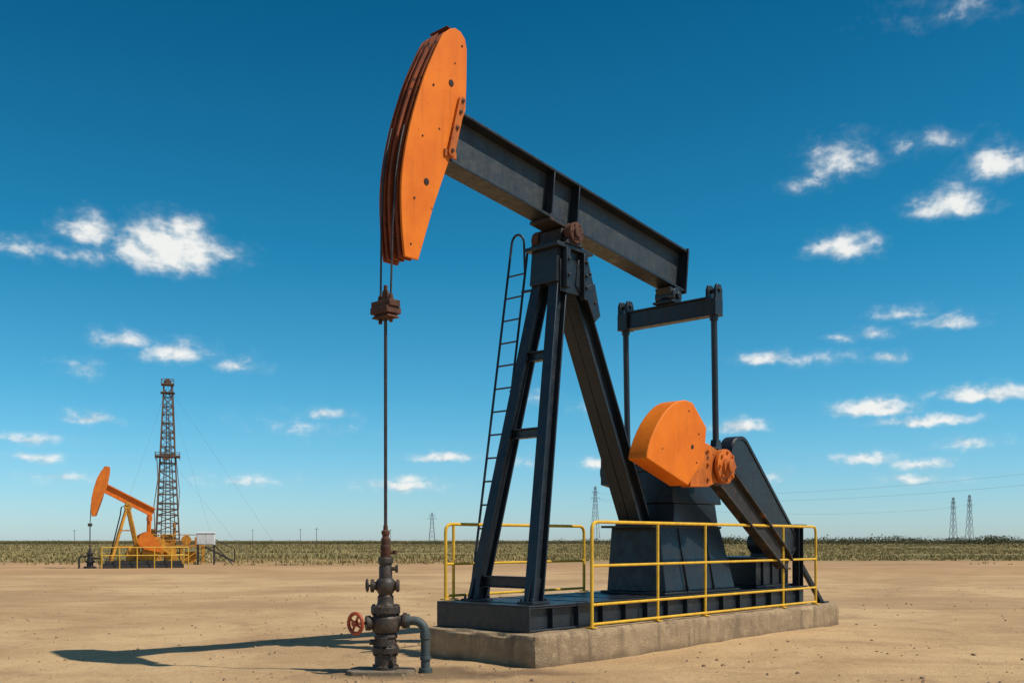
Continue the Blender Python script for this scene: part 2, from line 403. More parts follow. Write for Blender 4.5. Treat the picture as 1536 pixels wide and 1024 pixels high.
for a,b in RL:
    mb=MB(); mb.ibeam(b,a,.25,.17,.026,.02,up=(1,0,0))
    mb.box(b[0]-.24,b[0]+.24,b[1]-.090,b[1]+.090,1.604,1.632)
    for q in(-.2,.2): mb.cyl((b[0]+q,b[1],1.632),(b[0]+q,b[1],1.665),.018,n=6)
    part('rear_leg',mb,'leg',P,.003)
def onleg(k,z):
    a,b=V(FL[k][0]),V(FL[k][1]); t=(z-b.z)/(a.z-b.z); return b+(a-b)*t
for z,h in ((3.70,.12),(2.72,.12),(.90,.14)):
    mb=MB(); a=onleg(0,z);b=onleg(1,z); a.y+=.02;b.y-=.02
    mb.ibeam(a,b,h,.11,.016,.014); part('cross_brace',mb,'leg',P,.003)

# ---- walking beam
def bz(t): return 5.90-(t-1.03)*.1162
d0=V((.70,0,bz(.70))); d1=V((5.68,0,bz(5.68)))
mb=MB(); mb.ibeam(d0,d1,.63,.29,.032,.022,m=0,mw=1)
ax=(d1-d0).normalized(); upv=V((-ax.z,0,ax.x))
for t in (2.62,3.12):
    c=V((t,0,bz(t)))
    for sg in (-1,1):
        mb.bar(c-upv*.283+V((0,sg*.078,0)),c+upv*.283+V((0,sg*.078,0)),.13,.022,up=ax,m=0)
beam=part('walking_beam',mb,['dark','web'],P,.004)
mb=MB(); mb.bar(d1-upv*.34,d1+upv*.34,.33,.03,up=ax)
part('tail_plate',mb,'dark',beam,.004)
mb=MB(); c=V((2.86,0,bz(2.86)))-upv*.338
mb.bar(c-ax*.30,c+ax*.30,.34,.04)
for q in (-.25,-.1,.1,.25):
    for s in (-.13,.13): mb.cyl(c+ax*q+V((0,s,.03)),c+ax*q+V((0,s,.075)),.018,n=6)
part('saddle_plate',mb,'darkiron',beam,.004)
# bearing
mb=MB(); pz=5.215
mb.cyl((2.86,-.28,pz),(2.86,.28,pz),.06,n=20)
mb.hexa((2.70,3.02,-.17,.17),5.092,(2.74,2.98,-.17,.17),5.31)
for s in (-.24,.24): mb.hexa((2.68,3.04,s-.05,s+.05),5.093,(2.78,2.94,s-.05,s+.05),pz)
brg=part('centre_bearing',mb,'darkiron',P,.005)
for s in (-.27,.27):
    mb=MB(); mb.cyl((2.86,s-.055,pz+.03),(2.86,s+.055,pz+.03),.13,n=28); mb.cyl((2.86,s-.085,pz+.03),(2.86,s+.085,pz+.03),.065,n=20)
    mb.bolts((2.86,s-(.06 if s<0 else -.06),pz+.03),(0,1,0),.10,6,.011,.03)
    part('bearing_housing',mb,'rust',brg,.004)

# ---- horse head
front=[(.789,7.06),(.685,6.97),(.61,6.84),(.535,6.69),(.475,6.57),(.42,6.45),(.366,6.32),(.319,6.19),(.275,6.07),(.235,5.95),(.198,5.83),(.1655,5.71),(.138,5.6),(.115,5.49),(.095,5.38),(.080,5.27),(.070,5.16),(.066,5.05),(.067,4.94),(.071,4.84),(.078,4.73),(.088,4.62),(.101,4.51),(.118,4.40)]
back=[(.309,4.40),(.42,4.71),(.535,5.03),(.66,5.33),(.789,5.64),(.91,5.94),(1.03,6.24),(1.045,6.6),(1.05,6.92),(1.02,7.03),(.95,7.085),(.87,7.095)]
def outl(df,db=0,dz=0): return [(x+df,z+dz) for x,z in front]+[(x-db,z+dz) for x,z in back]
mb=MB(); mb.prism(outl(.085,.10),-.143,.143)
head=part('horse_head',mb,'shaded_rusty_orange',P)
for s0,s1,df,mt in ((-.175,-.144,0,'orange'),(.144,.172,-.01,'shaded_rusty_orange')):
    mb=MB(); mb.prism(outl(df,0),s0,s1)
    part('side_plate',mb,mt,head,.006)
for s0,s1,df in ((-.105,-.07,.0),(-.015,.02,-.025),(.07,.10,-.02)):
    mb=MB(); fr=[(x+df,z) for x,z in front]; bk=[(x+df+.16,z) for x,z in front][::-1]
    mb.prism(fr+bk,s0,s1); part('cable_track',mb,'shaded_rusty_orange',head,.003)
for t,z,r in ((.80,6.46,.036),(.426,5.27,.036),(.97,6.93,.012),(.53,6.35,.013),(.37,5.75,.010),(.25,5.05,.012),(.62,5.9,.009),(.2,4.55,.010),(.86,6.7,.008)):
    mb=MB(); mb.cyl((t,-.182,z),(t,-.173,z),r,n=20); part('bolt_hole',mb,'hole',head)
mb=MB(); a=V((.945,-.20,6.30)); b=V((.775,-.20,5.68))
mb.bar(b,a,.035,.095,up=(1,0,0)); dd=(a-b).normalized()
mb.cyl((a.x,-.217,a.z),(a.x,-.183,a.z),.0475,n=20); mb.cyl((b.x,-.217,b.z),(b.x,-.183,b.z),.0475,n=20)
mb.box(b.x-.09,b.x+.09,-.195,-.176,b.z-.055,b.z+.02)
brk=part('hinge_bracket',mb,'orange_worn',P,.004)
for q in (.02,.3,.5,.64):
    mb=MB(); c=b+dd*q; mb.cyl((c.x,-.235,c.z),(c.x,-.2175,c.z),.021,n=6); part('bolt',mb,'rust',brk)

# ---- bridle, carrier, rod
for s in (-.09,.09):
    path=[(x-.035+ (.02 if s<0 else 0),s,z) for x,z in front[10:18]]+[(.018,s,4.7),(.010,s*.95,4.3),(.0,s*.9,3.93)]
    mb=MB(); mb.tube(path,.011,8); part('bridle_cable',mb,'steel',P)
mb=MB()
mb.box(-.10,.10,-.135,.135,3.79,3.86); mb.box(-.075,.075,-.15,.15,3.86,3.93); mb.hexa((-.085,.085,-.14,.14),3.75,(-.06,.06,-.10,.10),3.79) 
for s in (-.085,.085): mb.cyl((0,s,3.93),(0,s,4.0),.032,.02,n=12); mb.cyl((0,s,3.70),(0,s,3.75),.022,n=8)
mb.cyl((0,0,3.93),(0,0,4.04),.045,.035,n=12); mb.cyl((0,0,4.04),(0,0,4.10),.022,n=10)
part('carrier_bar',mb,'rust',P,.006)
mb=MB(); mb.cyl((0,0,1.46),(0,0,3.76),.018,n=14); part('polished_rod',mb,'steel',P)

# ---- equalizer + pitman
mb=MB(); te=5.42
mb.ibeam((te,-.68,4.70),(te,.68,4.70),.27,.16,.022,.09)
mb.box(te-.16,te+.16,-.17,.17,4.838,4.87); mb.cyl((te,-.16,4.95),(te,.16,4.95),.115,n=24); mb.cyl((te,-.2,4.95),(te,.2,4.95),.05,n=16)
mb.hexa((te-.15,te+.15,-.06,.06),4.87,(te-.1,te+.1,-.06,.06),4.95)
mb.hexa((te-.1,te+.1,-.13,.13),4.95,(te-.16,te+.16,-.13,.13),5.06)
eq=part('equalizer_beam',mb,'dark',P,.005)
for s in (-.76,.76):
    mb=MB()
    mb.box(te-.10,te+.10,s-.085,s+.085,4.56,4.80)
    for q in(-1,1): mb.prism([(te-.09,4.80),(te+.09,4.80),(te+.09,4.93),(te+.05,5.0),(te-.05,5.0),(te-.09,4.93)],s+q*.065-.02,s+q*.065+.02)
    mb.cyl((te,s-.11,4.92),(te,s+.11,4.92),.032,n=12)
    part('end_clevis',mb,'dark',eq,.005)
    mb=MB(); mb.cyl((te,s,4.56),(te+.05,s,2.75),.045,n=16); mb.cyl((te,s,4.5),(te,s,4.57),.06,n=12)
    mb.hexa((te-.05,te+.15,s-.05,s+.05),2.62,(te,te+.1,s-.05,s+.05),2.82)
    part('pitman_arm',mb,'leg',P,.003)

# ---- pedestal and gearbox
mb=MB()
mb.hexa((4.38,6.22,-.64,.34),.702,(4.46,6.05,-.48,.32),1.60)
mb.hexa((4.83,6.03,-.47,.30),1.606,(4.88,5.98,-.45,.28),1.92)
mb.box(4.30,6.3,-.68,.40,.665,.70)
mb.box(4.26,6.08,-.50,.36,1.572,1.604)
for t in (4.9,5.6): mb.hexa((t,t+.03,-.67,-.62),.70,(t,t+.03,-.50,-.46),1.57)
part('pedestal',mb,'dark',P,.008)
mb=MB()
mb.hexa((4.84,6.14,-.46,.30),1.925,(4.88,6.08,-.42,.28),2.38); mb.box(4.84,6.14,-.48,.33,2.382,2.42)
mb.hexa((4.90,6.08,-.42,.28),2.422,(5.1,5.9,-.34,.24),2.72)
for i in range(9): mb.cyl((4.90+i*.14,-.455,2.36),(4.90+i*.14,-.455,2.45),.016,n=6)
mb.cyl((5.2,-.66,2.41),(5.2,-.42,2.41),.19,n=28)
part('gearbox',mb,'dark',P,.008)
mb=MB(); mb.cyl((5.2,-1.02,2.41),(5.2,.9,2.41),.085,n=20); part('crankshaft',mb,'iron',P)
# crank near
mb=MB()
web=[(4.45,2.60),(4.8,2.64),(5.2,2.66),(5.5,2.46),(7.35,1.22),(7.46,1.08),(7.40,.98),(7.24,.99),(5.28,2.19),(4.9,2.19),(4.45,2.28)]
mb.prism(web,-.885,-.845,1)
up_=[(4.8,2.64),(5.2,2.66),(5.5,2.46),(7.35,1.22),(7.46,1.08)]
for i in range(len(up_)-1):
    a,b=up_[i],up_[i+1]; mb.bar((a[0],-.865,a[1]),(b[0],-.865,b[1]),.17,.028,ou=.016)
lo=[(4.9,2.19),(5.28,2.19),(7.24,.99),(7.40,.98)]
for i in range(len(lo)-1):
    a,b=lo[i],lo[i+1]; mb.bar((a[0],-.865,a[1]),(b[0],-.865,b[1]),.17,.028,ou=-.016)
crank=part('crank_arm',mb,['wornarm','darkiron'],P,.004)
mb=MB()
mb.lathe([(.06,-.235),(.085,-.23),(.09,-.19),(.13,-.185),(.14,-.15),(.235,-.135),(.24,-.09),(.19,-.08),(.19,-.05),(.23,-.04),(.23,-.0),(.19,.01),(.19,.04),(.25,.05),(.25,.09),(.1,.10)],(5.15,-.98,2.41),(0,1,0),40)
mb.bolts((5.15,-1.128,2.41),(0,1,0),.19,8,.022,.045)
part('crank_hub',mb,'orange_worn',crank,.003)
mb=MB()
mb.prism([(4.35,2.74),(4.80,2.70),(5.12,2.60),(5.12,2.22),(4.80,2.12),(4.35,2.10)],-1.04,-.89)
for z in (2.22,2.42,2.60): mb.cyl((4.78,-1.07,z),(4.78,-1.04,z),.026,n=6)
mb.cyl((5.40,-.98,2.58),(5.40,-.7,2.58),.05,n=16); mb.cyl((5.40,-.97,2.58),(5.40,-.92,2.58),.07,n=6)
part('clamp_bracket',mb,'orange_worn',crank,.008)
# counterweight
mb=MB()
wt=[(3.84,3.13),(3.98,3.185),(4.14,3.215),(4.31,3.20),(4.66,2.90),(4.60,2.50),(4.20,2.11),(3.25,2.41),(3.27,2.49),(3.31,2.58),(3.36,2.67),(3.43,2.77),(3.51,2.87),(3.60,2.96),(3.71,3.05)]
mb.prism(wt,-1.10,-.82)
cw=part('counterweight',mb,'orange',P,.012)
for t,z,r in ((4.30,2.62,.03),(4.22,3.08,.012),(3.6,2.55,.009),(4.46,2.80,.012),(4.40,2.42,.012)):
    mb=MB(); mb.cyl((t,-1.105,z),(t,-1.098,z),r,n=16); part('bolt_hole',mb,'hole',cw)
# far crank
mb=MB(); mb.prism([(4.95,2.6),(5.2,2.68),(5.6,2.66),(5.6,2.4),(5.2,2.18),(4.95,2.22)],.80,.88); mb.cyl((5.2,.78,2.41),(5.2,.95,2.41),.18,n=24); mb.cyl((5.47,.7,2.62),(5.47,.84,2.62),.05,n=12)
part('crank_arm',mb,'dark',P,.004)

# ---- belt guard
mb=MB()
def stadium(a,ra,b,rb,n=14):
    dx,dz=b[0]-a[0],b[1]-a[1]; L_=math.hypot(dx,dz); th=math.atan2(dz,dx); off=math.acos((ra-rb)/L_); pts=[]
    for i in range(n+1):
        t=th+off+(2*math.pi-2*off)*i/n; pts.append((a[0]+ra*math.cos(t),a[1]+ra*math.sin(t)))
    for i in range(n+1):
        t=th-off+2*off*i/n; pts.append((b[0]+rb*math.cos(t),b[1]+rb*math.sin(t)))
    return pts
so=stadium((6.45,2.66),.30,(8.02,1.38),.24); si=stadium((6.45,2.66),.25,(8.02,1.38),.19)
mb.prism(so,-.60,-.40); mb.prism(so,-.615,-.601) ; n=len(so)
vs=[(x,-.63,z) for x,z in so]+[(x,-.63,z) for x,z in si]+[(x,-.616,z) for x,z in so]+[(x,-.616,z) for x,z in si]
fs=[]
for i in range(n):
    j=(i+1)%n; fs+=[(i,j,n+j,n+i),(2*n+i,2*n+j,3*n+j,3*n+i),(i,j,2*n+j,2*n+i),(n+i,n+j,3*n+j,3*n+i)]
mb.add(vs,fs)
guard=part('belt_guard',mb,'dark',P,.004)
mb=MB(); mb.bar((6.0,-.44,2.2),(6.45,-.46,2.5),.06,.06); part('guard_bracket',mb,'dark',guard)
# ---- motor
mb=MB(); mb.box(7.05,8.25,-.55,.45,.663,.70)
mb.box(7.12,8.2,-.50,.40,.702,1.098)
for t in (7.3,7.6,7.9): mb.box(t,t+.03,-.53,-.50,.702,1.098)
mb.box(7.0,8.3,-.58,.48,1.10,1.14); 
part('motor_stand',mb,'dark',P,.006)
mb=MB(); mb.cyl((8.0,-.39,1.36),(8.0,.02,1.36),.19,n=28)
for i in range(24):
    t=2*math.pi*i/24; c=V((8.0+math.cos(t)*.195,0,1.36+math.sin(t)*.195)); mb.bar(c+V((0,-.33,0)),c+V((0,-.02,0)),.012,.03,up=(math.cos(t),0,math.sin(t)))
mb.cyl((8.0,.02,1.36),(8.0,.07,1.36),.14,n=24); mb.box(7.86,8.14,-.3,.0,1.14,1.19)
part('motor',mb,'dark',P,.004)
mb=MB(); mb.ibeam((8.30,-.62,.66),(8.30,-.62,1.62),.16,.12,.014,.012,up=(1,0,0)); mb.bar((8.40,-.62,1.0),(8.95,-.72,.37),.07,.07); mb.box(8.84,9.04,-.82,-.62,.362,.385)
mb.box(8.16,8.46,-.70,-.56,1.622,1.66)
part('support_post',mb,'dark',P,.003)

# ---- ladder
def lad(z): return 2.18+(z-1.5)*(.64/3.8)
mb=MB()
for s in (.44,.74):
    zt=5.12 if s==.44 else 5.32
    path=[(lad(.67),s,.67),(lad(2),s,2),(lad(3.5),s,3.5),(lad(zt),s,zt)]
    if s==.74:
        c0=V((lad(zt),s,zt)); 
        for i in range(1,9):
            t=math.pi*i/8; path.append((c0.x+.01*i,s-.07*(1-math.cos(t)),zt+.10*math.sin(t)))
        path.append((lad(zt)+.1,s-.14,4.9))
    else:
        path.append((2.72,.30,5.16)); path.append((2.78,.2,5.06))
    mb.tube(path,.016,8)
for i in range(14):
    z=.95+i*.30
    mb.cyl((lad(z),.44,z),(lad(z),.74,z),.0115,n=8)
for z in (1.9,3.3,4.6):
    a=onleg(1,z); mb.bar((lad(z)+.0,.46,z),(a.x,a.y,z),.03,.03)
part('ladder',mb,'leg',P)

# ------------------------------------------------------------------ guard rails
def fillet(pts,r=.09,n=7):
    out=[pts[0]]
    for i in range(1,len(pts)-1):
        p=V(pts[i]);a=(V(pts[i-1])-p).normalized();b=(V(pts[i+1])-p).normalized(); p0=p+a*r;p1=p+b*r
        for k in range(n+1):
            t=k/n; out.append(p0*(1-t)**2+p*2*t*(1-t)+p1*t*t)
    out.append(pts[-1]); return out
def rail(s,t0,t1,posts,zb,zt,mids,label):
    r=root('guard_rail',F,((t0+t1)/2,s,zb),label,'guard rail','yellow guard rails around the pumpjack')
    mb=MB(); mb.tube(fillet([(t0,s,zb),(t0,s,zt),(t1,s,zt),(t1,s,zb)],.11),.021,10); part('top_rail',mb,'yellow',r)
    for z in mids:
        mb=MB(); mb.cyl((t0+.015,s-.001,z),(t1-.015,s-.001,z),.017,n=10); part('middle_rail',mb,'yellow',r)
    for t in posts:
        mb=MB(); mb.cyl((t,s+.004,zb),(t,s+.004,zt),.019,n=10); mb.box(t-.05,t+.05,s-.04,s+.05,zb-.004,zb+.008); part('post',mb,'yellow',r)
    for t in (t0,t1):
        mb=MB(); mb.box(t-.05,t+.05,s-.05,s+.05,zb-.004,zb+.010); part('foot_plate',mb,'yellow',r)
rail(-.90,2.41,8.36,(3.80,4.96,7.24),.372,1.62,(1.10,.64,.41),'yellow tubular guard rail bolted to the edge of concrete pad')
rail(.735,1.60,4.36,(1.74,),.675,1.60,(1.11,.72),'yellow tubular guard rail standing on the steel skid deck')

# ------------------------------------------------------------------ wellhead
FW=Matrix.Translation((-1.34,10.6,0))
W=root('wellhead',FW,(0,0,0),'oily iron wellhead with stacked flanges, red handwheel and bent pipe','wellhead')
mb=MB()
pts=[]
for i in range(22):
    t=2*math.pi*i/22; rr=1/max(abs(math.cos(t)),abs(math.sin(t)))**.75*(1+.05*random.random()); pts.append((.36*rr*math.cos(t)-.04,.24*rr*math.sin(t)))
vs=[(x,y,-.03) for x,y in pts]+[(x*.96,y*.96,.035+.006*random.random()) for x,y in pts]
n=22; mb.add(vs,[tuple(range(n))[::-1],tuple(range(n,2*n))]+[(i,(i+1)%n,n+(i+1)%n,n+i) for i in range(n)])
part('base_slab',mb,'dusty',W,.008)
mb=MB()
mb.lathe([(.14,.03),(.14,.07),(.115,.08),(.115,.20),(.14,.21),(.145,.27),(.118,.285),(.112,.36),(.125,.375),(.125,.395),(.11,.42)],(0,0,0),n=36)
mb.bolts((0,0,.24),(0,0,1),.128,8,.015,.11,ph=.3); mb.bolts((0,0,.055),(0,0,1),.125,8,.014,.07)
mb.box(-.035,.035,-.16,-.09,.29,.38); mb.cyl((-.09,-.04,.33),(-.16,-.07,.33),.03,n=10); mb.cyl((.07,-.08,.13),(.11,-.13,.13),.03,n=8)
part('casing_head',mb,'iron',W,.004)
mb=MB()
mb.lathe([(.11,.42),(.135,.43),(.15,.47),(.158,.53),(.152,.58),(.125,.61),(.12,.625),(.155,.63),(.155,.705),(.10,.715),(.088,.735),(.085,.775)],(0,0,0),n=36)
mb.bolts((0,0,.667),(0,0,1),.135,9,.015,.115,ph=.2)
hd=V((-.55,-.84,0)).normalized()
mb.cyl((0,0,.53),(-.17,-.06,.53),.065,n=16); mb.cyl((-.15,-.053,.53),(-.20,-.07,.53),.08,n=16)
mb.cyl((.12,0,.55),(.2,0,.55),.06,n=18); mb.cyl((.185,0,.55),(.225,0,.55),.085,n=18); mb.bolts((.205,0,.55),(1,0,0),.068,6,.011,.06)
mb.cyl((-.19,-.066,.53),(-.29,-.115,.53),.016,n=8)
tub=part('tubing_head',mb,'iron',W,.004)
mb=MB(); c=V((-.30,-.12,.53)); a=V((hd.y,-hd.x,0)); ring=[c+a*math.cos(t)*.095+V((0,0,1))*math.sin(t)*.105 for t in [2*math.pi*i/32 for i in range(32)]]
mb.tube(ring,.020,10,True)
for i in range(4):
    t=2*math.pi*i/4+.5; mb.cyl(c,c+a*math.cos(t)*.09+V((0,0,1))*math.sin(t)*.10,.013,n=8)
mb.cyl(c-hd*.02,c+hd*.03,.034,n=12)
part('handwheel',mb,'red',tub,label='red spoked handwheel')
# flow pipe
mb=MB()
path=[(.22,0,.55),(.30,0,.55)]
for i in range(1,9):
    t=math.pi/2*i/8; path.append((.30+.12*math.sin(t),-.01*i/8,.55-.13*(1-math.cos(t))))
path+=[(.422,-.012,.25),(.425,-.015,-.02)]
mb.tube(path,.048,18); mb.cyl((.225,0,.55),(.255,0,.55),.074,n=18); mb.cyl((.425,-.015,.0),(.425,-.015,.05),.072,n=18); mb.cyl((.425,-.015,.14),(.425,-.015,.175),.06,n=18)
mb.cyl((.421,-.012,.36),(.421,-.012,.42),.056,n=18)
part('flow_pipe',mb,'teal',W,.002)
# master valve
mb=MB()
mb.lathe([(.085,.77),(.085,.81),(.07,.825),(.085,.85),(.105,.885),(.108,.95),(.09,.985),(.070,1.0),(.070,1.12),(.064,1.13),(.064,1.15),(.08,1.16),(.08,1.215),(.05,1.225)],(0,0,0),n=32)
mb.bolts((0,0,1.188),(0,0,1),.066,6,.011,.085)
mb.cyl((.07,0,.92),(.125,-.01,.92),.05,n=16); mb.cyl((.115,-.01,.92),(.145,-.01,.92),.068,n=8)
mb.cyl((-.07,0,.92),(-.14,-.02,.92),.045,n=14)
mb.cyl((-.12,-.018,.92),(-.155,-.02,.92),.07,n=18)
mb.cyl((.04,0,1.10),(.12,-.02,1.10),.022,n=10); mb.cyl((.12,-.02,1.06),(.12,-.02,1.14),.016,n=8)
mv=part('master_valve',mb,'iron',W,.004)
mb=MB(); c=V((-.19,-.03,.925)); mb.cyl((-.15,-.02,.92),c,.014,n=8)
ring=[c+V((.3,-.95,0)).normalized()*math.cos(t)*.05+V((0,0,1))*math.sin(t)*.06 for t in [2*math.pi*i/20 for i in range(20)]]
mb.tube(ring,.012,6,True); mb.cyl(c-V((0,0,.055)),c+V((0,0,.055)),.009,n=6)
part('handwheel',mb,'iron',mv)
# stuffing box
mb=MB()
mb.lathe([(.048,1.215),(.054,1.225),(.056,1.34),(.048,1.35),(.048,1.42),(.036,1.43),(.036,1.46),(.044,1.465),(.044,1.50),(.026,1.51),(.024,1.56)],(0,0,0),n=24)
mb.cyl((.04,0,1.27),(.11,0,1.27),.016,n=8); mb.cyl((.10,0,1.255),(.10,0,1.295),.022,n=8)
part('stuffing_box',mb,'rust',W,.002)

# ------------------------------------------------------------------ distant pumpjack
F2=Matrix.Translation((-21.1,50,0))@Matrix.Rotation(R(25),4,'Z')
Q=root('pumpjack',F2,(2.4,0,0),'small orange pumpjack standing on the dirt beside a derrick','pumpjack')
mb=MB(); mb.box(.6,4.4,-.75,.75,.0,.20); mb.box(.7,4.3,-.68,-.55,.202,.36); mb.box(.7,4.3,.55,.68,.202,.36)
for t in (.75,1.6,2.6,3.5,4.2): mb.box(t-.06,t+.06,-.54,.54,.21,.34)
part('skid_base',mb,'far_dark',Q)
hp=[(.84,5.12),(.93,5.05),(.92,4.75),(.80,4.1),(.52,3.45),(.24,2.62),(.08,2.6),(.03,3.0),(.07,3.5),(.17,4.0),(.32,4.5),(.52,4.9),(.70,5.1)]
mb=MB(); mb.prism([(x+.06 if x<.6 else x-.05,z) for x,z in hp],-.13,.13)
h2=part('horse_head',mb,'shaded_rusty_orange',Q)
for s in (-.17,.13):
    mb=MB(); mb.prism(hp,s,s+.04); part('side_plate',mb,'far_orange',h2)
mb=MB(); mb.ibeam((.6,0,4.08),(3.0,0,2.82),.46,.26,.06,.06); part('walking_beam',mb,'far_orange',Q)
mb=MB()
for s in (-.38,.38):
    mb.bar((.95,s,.3),(1.72,s*.35,3.05),.12,.12); mb.bar((2.35,s,.3),(1.78,s*.35,3.05),.16,.16)
    for z in (1.1,1.9): 
        f=(z-.3)/2.75; mb.bar((.95+.77*f,s*(1-.65*f),z),(2.35-.57*f,s*(1-.65*f),z),.06,.06)
mb.box(1.6,1.95,-.22,.22,3.0,3.2); mb.cyl((1.76,-.25,3.25),(1.76,.25,3.25),.11,n=12)
part('samson_post',mb,'far_yellow',Q)
mb=MB(); mb.bar((2.8,-.6,2.5),(2.8,.6,2.5),.18,.22); mb.box(2.7,2.9,-.1,.1,2.55,2.75)
mb.cyl((2.8,-.55,2.5),(2.75,-.6,1.4),.06,n=8); mb.cyl((2.8,.55,2.5),(2.75,.6,1.4),.06,n=8)
part('equalizer_beam',mb,'far_orange',Q)
for s in (-.74,.62):
    mb=MB(); mb.prism([(2.15,1.35),(2.3,1.68),(2.65,1.85),(2.85,1.75),(3.4,1.0),(3.2,.8),(2.5,.95)],s,s+.12); part('counterweight',mb,'far_orange',Q)
mb=MB(); mb.hexa((2.35,3.4,-.45,.45),.36,(2.5,3.2,-.35,.35),1.2); mb.box(2.5,3.2,-.38,.38,1.202,1.5); mb.cyl((2.75,-.62,1.3),(2.75,.62,1.3),.1,n=12)
mb.box(1.7,2.2,-.3,.3,.36,.85); mb.cyl((1.95,-.35,.95),(1.95,.35,.95),.18,n=12)
part('gearbox',mb,'far_yellow',Q)
mb=MB(); mb.cyl((3.85,-.3,.85),(3.85,.3,.85),.26,n=16); mb.box(3.55,4.15,-.4,.4,.36,.58); mb.prism(stadium((3.15,1.35),.24,(3.8,.85),.18),-.55,-.46); mb.cyl((3.5,.3,.6),(3.5,.3,1.6),.05,n=8); mb.box(3.3,3.7,.1,.5,.6,1.3)
part('motor',mb,'far_yellow',Q)
mb=MB()
for s in (.45,.75):
    mb.tube([(.85,s,.1),(1.45,s,2.7),(1.5,s,3.1),(1.6,s,3.15)],.025,6)
for i in range(9): f=i/9; mb.cyl((.9+.55*f,.45,.3+2.4*f),(.9+.55*f,.75,.3+2.4*f),.018,n=6)
part('ladder',mb,'far_dark',Q)
mb=MB()
mb.tube([(.05,.06,3.2),(.0,.03,2.2)],.02,6); mb.tube([(.05,-.06,3.2),(.0,-.03,2.2)],.02,6); mb.box(-.1,.1,-.12,.12,2.1,2.25); mb.cyl((0,0,.9),(0,0,2.1),.025,n=8)
part('polished_rod',mb,'far_dark',Q)
r2=root('guard_rail',F2,(2.4,0,0),'yellow guard rail around the small pumpjack base','guard rail','yellow guard rails around the pumpjack')
mb=MB()
for s in (-.95,.95):
    for z in (.65,1.05): mb.cyl((.5,s,z),(4.6,s,z),.026,n=6)
    for i in range(6): mb.cyl((.5+i*.82,s,0),(.5+i*.82,s,1.05),.026,n=6)
for t in (.5,4.6):
    for z in (.65,1.05): mb.cyl((t,-.95,z),(t,.95,z),.025,n=6)
part('rail_frame',mb,'yellow',r2)
W2=root('wellhead',F2,(0,0,0),'small dark wellhead below the orange pumpjack','wellhead')
mb=MB(); mb.lathe([(.3,0),(.3,.1),(.16,.11),(.16,.3),(.22,.31),(.22,.4),(.14,.41),(.12,.7),(.18,.71),(.18,.78),(.08,.8),(.06,1.0)],(0,0,0),n=16); mb.cyl((.1,-.1,.5),(.4,-.3,.5),.05,n=8)
part('casing_head',mb,'far_dark',W2)
mb=MB(); mb.tube([(-.15,0,.6),(-.4,0,.6),(-.5,0,.5),(-.5,0,0)],.05,8); part('flow_pipe',mb,'far_dark',W2)

# ------------------------------------------------------------------ derrick
F3=Matrix.Translation((-21.35,62,0))@Matrix.Rotation(R(18),4,'Z')
D=root('drilling_derrick',F3,(0,0,0),'tall rusty lattice drilling derrick with guy wires on the dirt lot','drilling derrick')
def hw(z): return .76-(z/11.0)*.54
mb=MB(); zs=[0.6]
rs=random.Random(3)
while zs[-1]<10.6: zs.append(zs[-1]+rs.uniform(.34,.62))
for sx in (-1,1):
    for sy in (-1,1):
        mb.bar((sx*hw(0),sy*hw(0),0),(sx*hw(11),sy*hw(11),11),.085,.085)
for q in (-.45,-.15,.2,.5): mb.cyl((q*1.0,.1,.6),(q*.3,.05,rs.uniform(7,10.8)),.032,n=6)
mb.tube([(-.7,-.72,1.2),(-.78,-.7,3.5),(-.55,-.6,5.2),(-.62,-.55,6.5)],.03,6)
mb.tube([(.72,-.72,1.2),(.62,-.66,3.0),(.7,-.6,4.4),(.5,-.5,6.5)],.025,6)
for i,z in enumerate(zs[:-1]):
    z2=zs[i+1]; a=hw(z);b=hw(z2)
    for k in range(4):
        c=[(-1,-1),(1,-1),(1,1),(-1,1)]; p=c[k];q=c[(k+1)%4]
        mb.bar((p[0]*a,p[1]*a,z),(q[0]*a,q[1]*a,z),.045,.045)
        mb.bar((p[0]*a,p[1]*a,z),(q[0]*b,q[1]*b,z2),.034,.034)
        if rs.random()<.75: mb.bar((q[0]*a,q[1]*a,z),(p[0]*b,p[1]*b,z2),.034,.034)
    if i%5==2: mb.box(-a*.9,a*.5,-a*.9,a*.9,z+.03,z+.06)
part('mast',mb,'derrick',D)
mb=MB(); mb.box(-.38,.38,-.38,.38,11.0,11.08); mb.box(-.22,.22,-.12,.12,11.085,11.3); mb.cyl((0,-.2,11.22),(0,.2,11.22),.17,n=12)
for s in(-.36,.36): mb.cyl((-.36,s,11.35),(.36,s,11.35),.02,n=6); mb.cyl((s,-.36,11.35),(s,.36,11.35),.019,n=6)
for sx in(-.36,.36):
    for sy in (-.36,.36): mb.cyl((sx,sy,11.08),(sx,sy,11.35),.02,n=6)
mb.box(-.42,.42,-.42,.42,10.5,10.54)
mb.tube([(.3,0,11.0),(.42,.1,8),(.45,.1,6.7)],.03,6)
part('crown_block',mb,'derrick',D)
mb=MB()
mb.box(-.74,.74,-.74,-.5,6.55,6.62); mb.box(-.74,.74,.5,.74,6.55,6.62); mb.box(-.74,-.5,-.499,.499,6.55,6.62); mb.box(.5,.74,-.499,.499,6.55,6.62)
for s in(-.72,.72): mb.cyl((-.72,s,6.8),(.72,s,6.8),.02,n=6); mb.cyl((s,-.72,6.8),(s,.72,6.8),.019,n=6)
for sx in(-.72,0,.72):
    for sy in (-.72,.72): mb.cyl((sx,sy,6.4),(sx,sy,6.8),.018,n=6)
mb.box(-.3,.1,-.7,-.4,6.34,6.54); mb.box(.2,.45,-.70,-.45,6.622,6.76)
part('monkey_board',mb,'derrick',D)
mb=MB(); 
mb.box(-1.5,2.2,-1.2,1.2,1.0,1.1)
for sx in (-1.4,-.4,.8,2.1):
    for sy in (-1.1,1.1): mb.box(sx-.06,sx+.06,sy-.06,sy+.06,0,1.0)
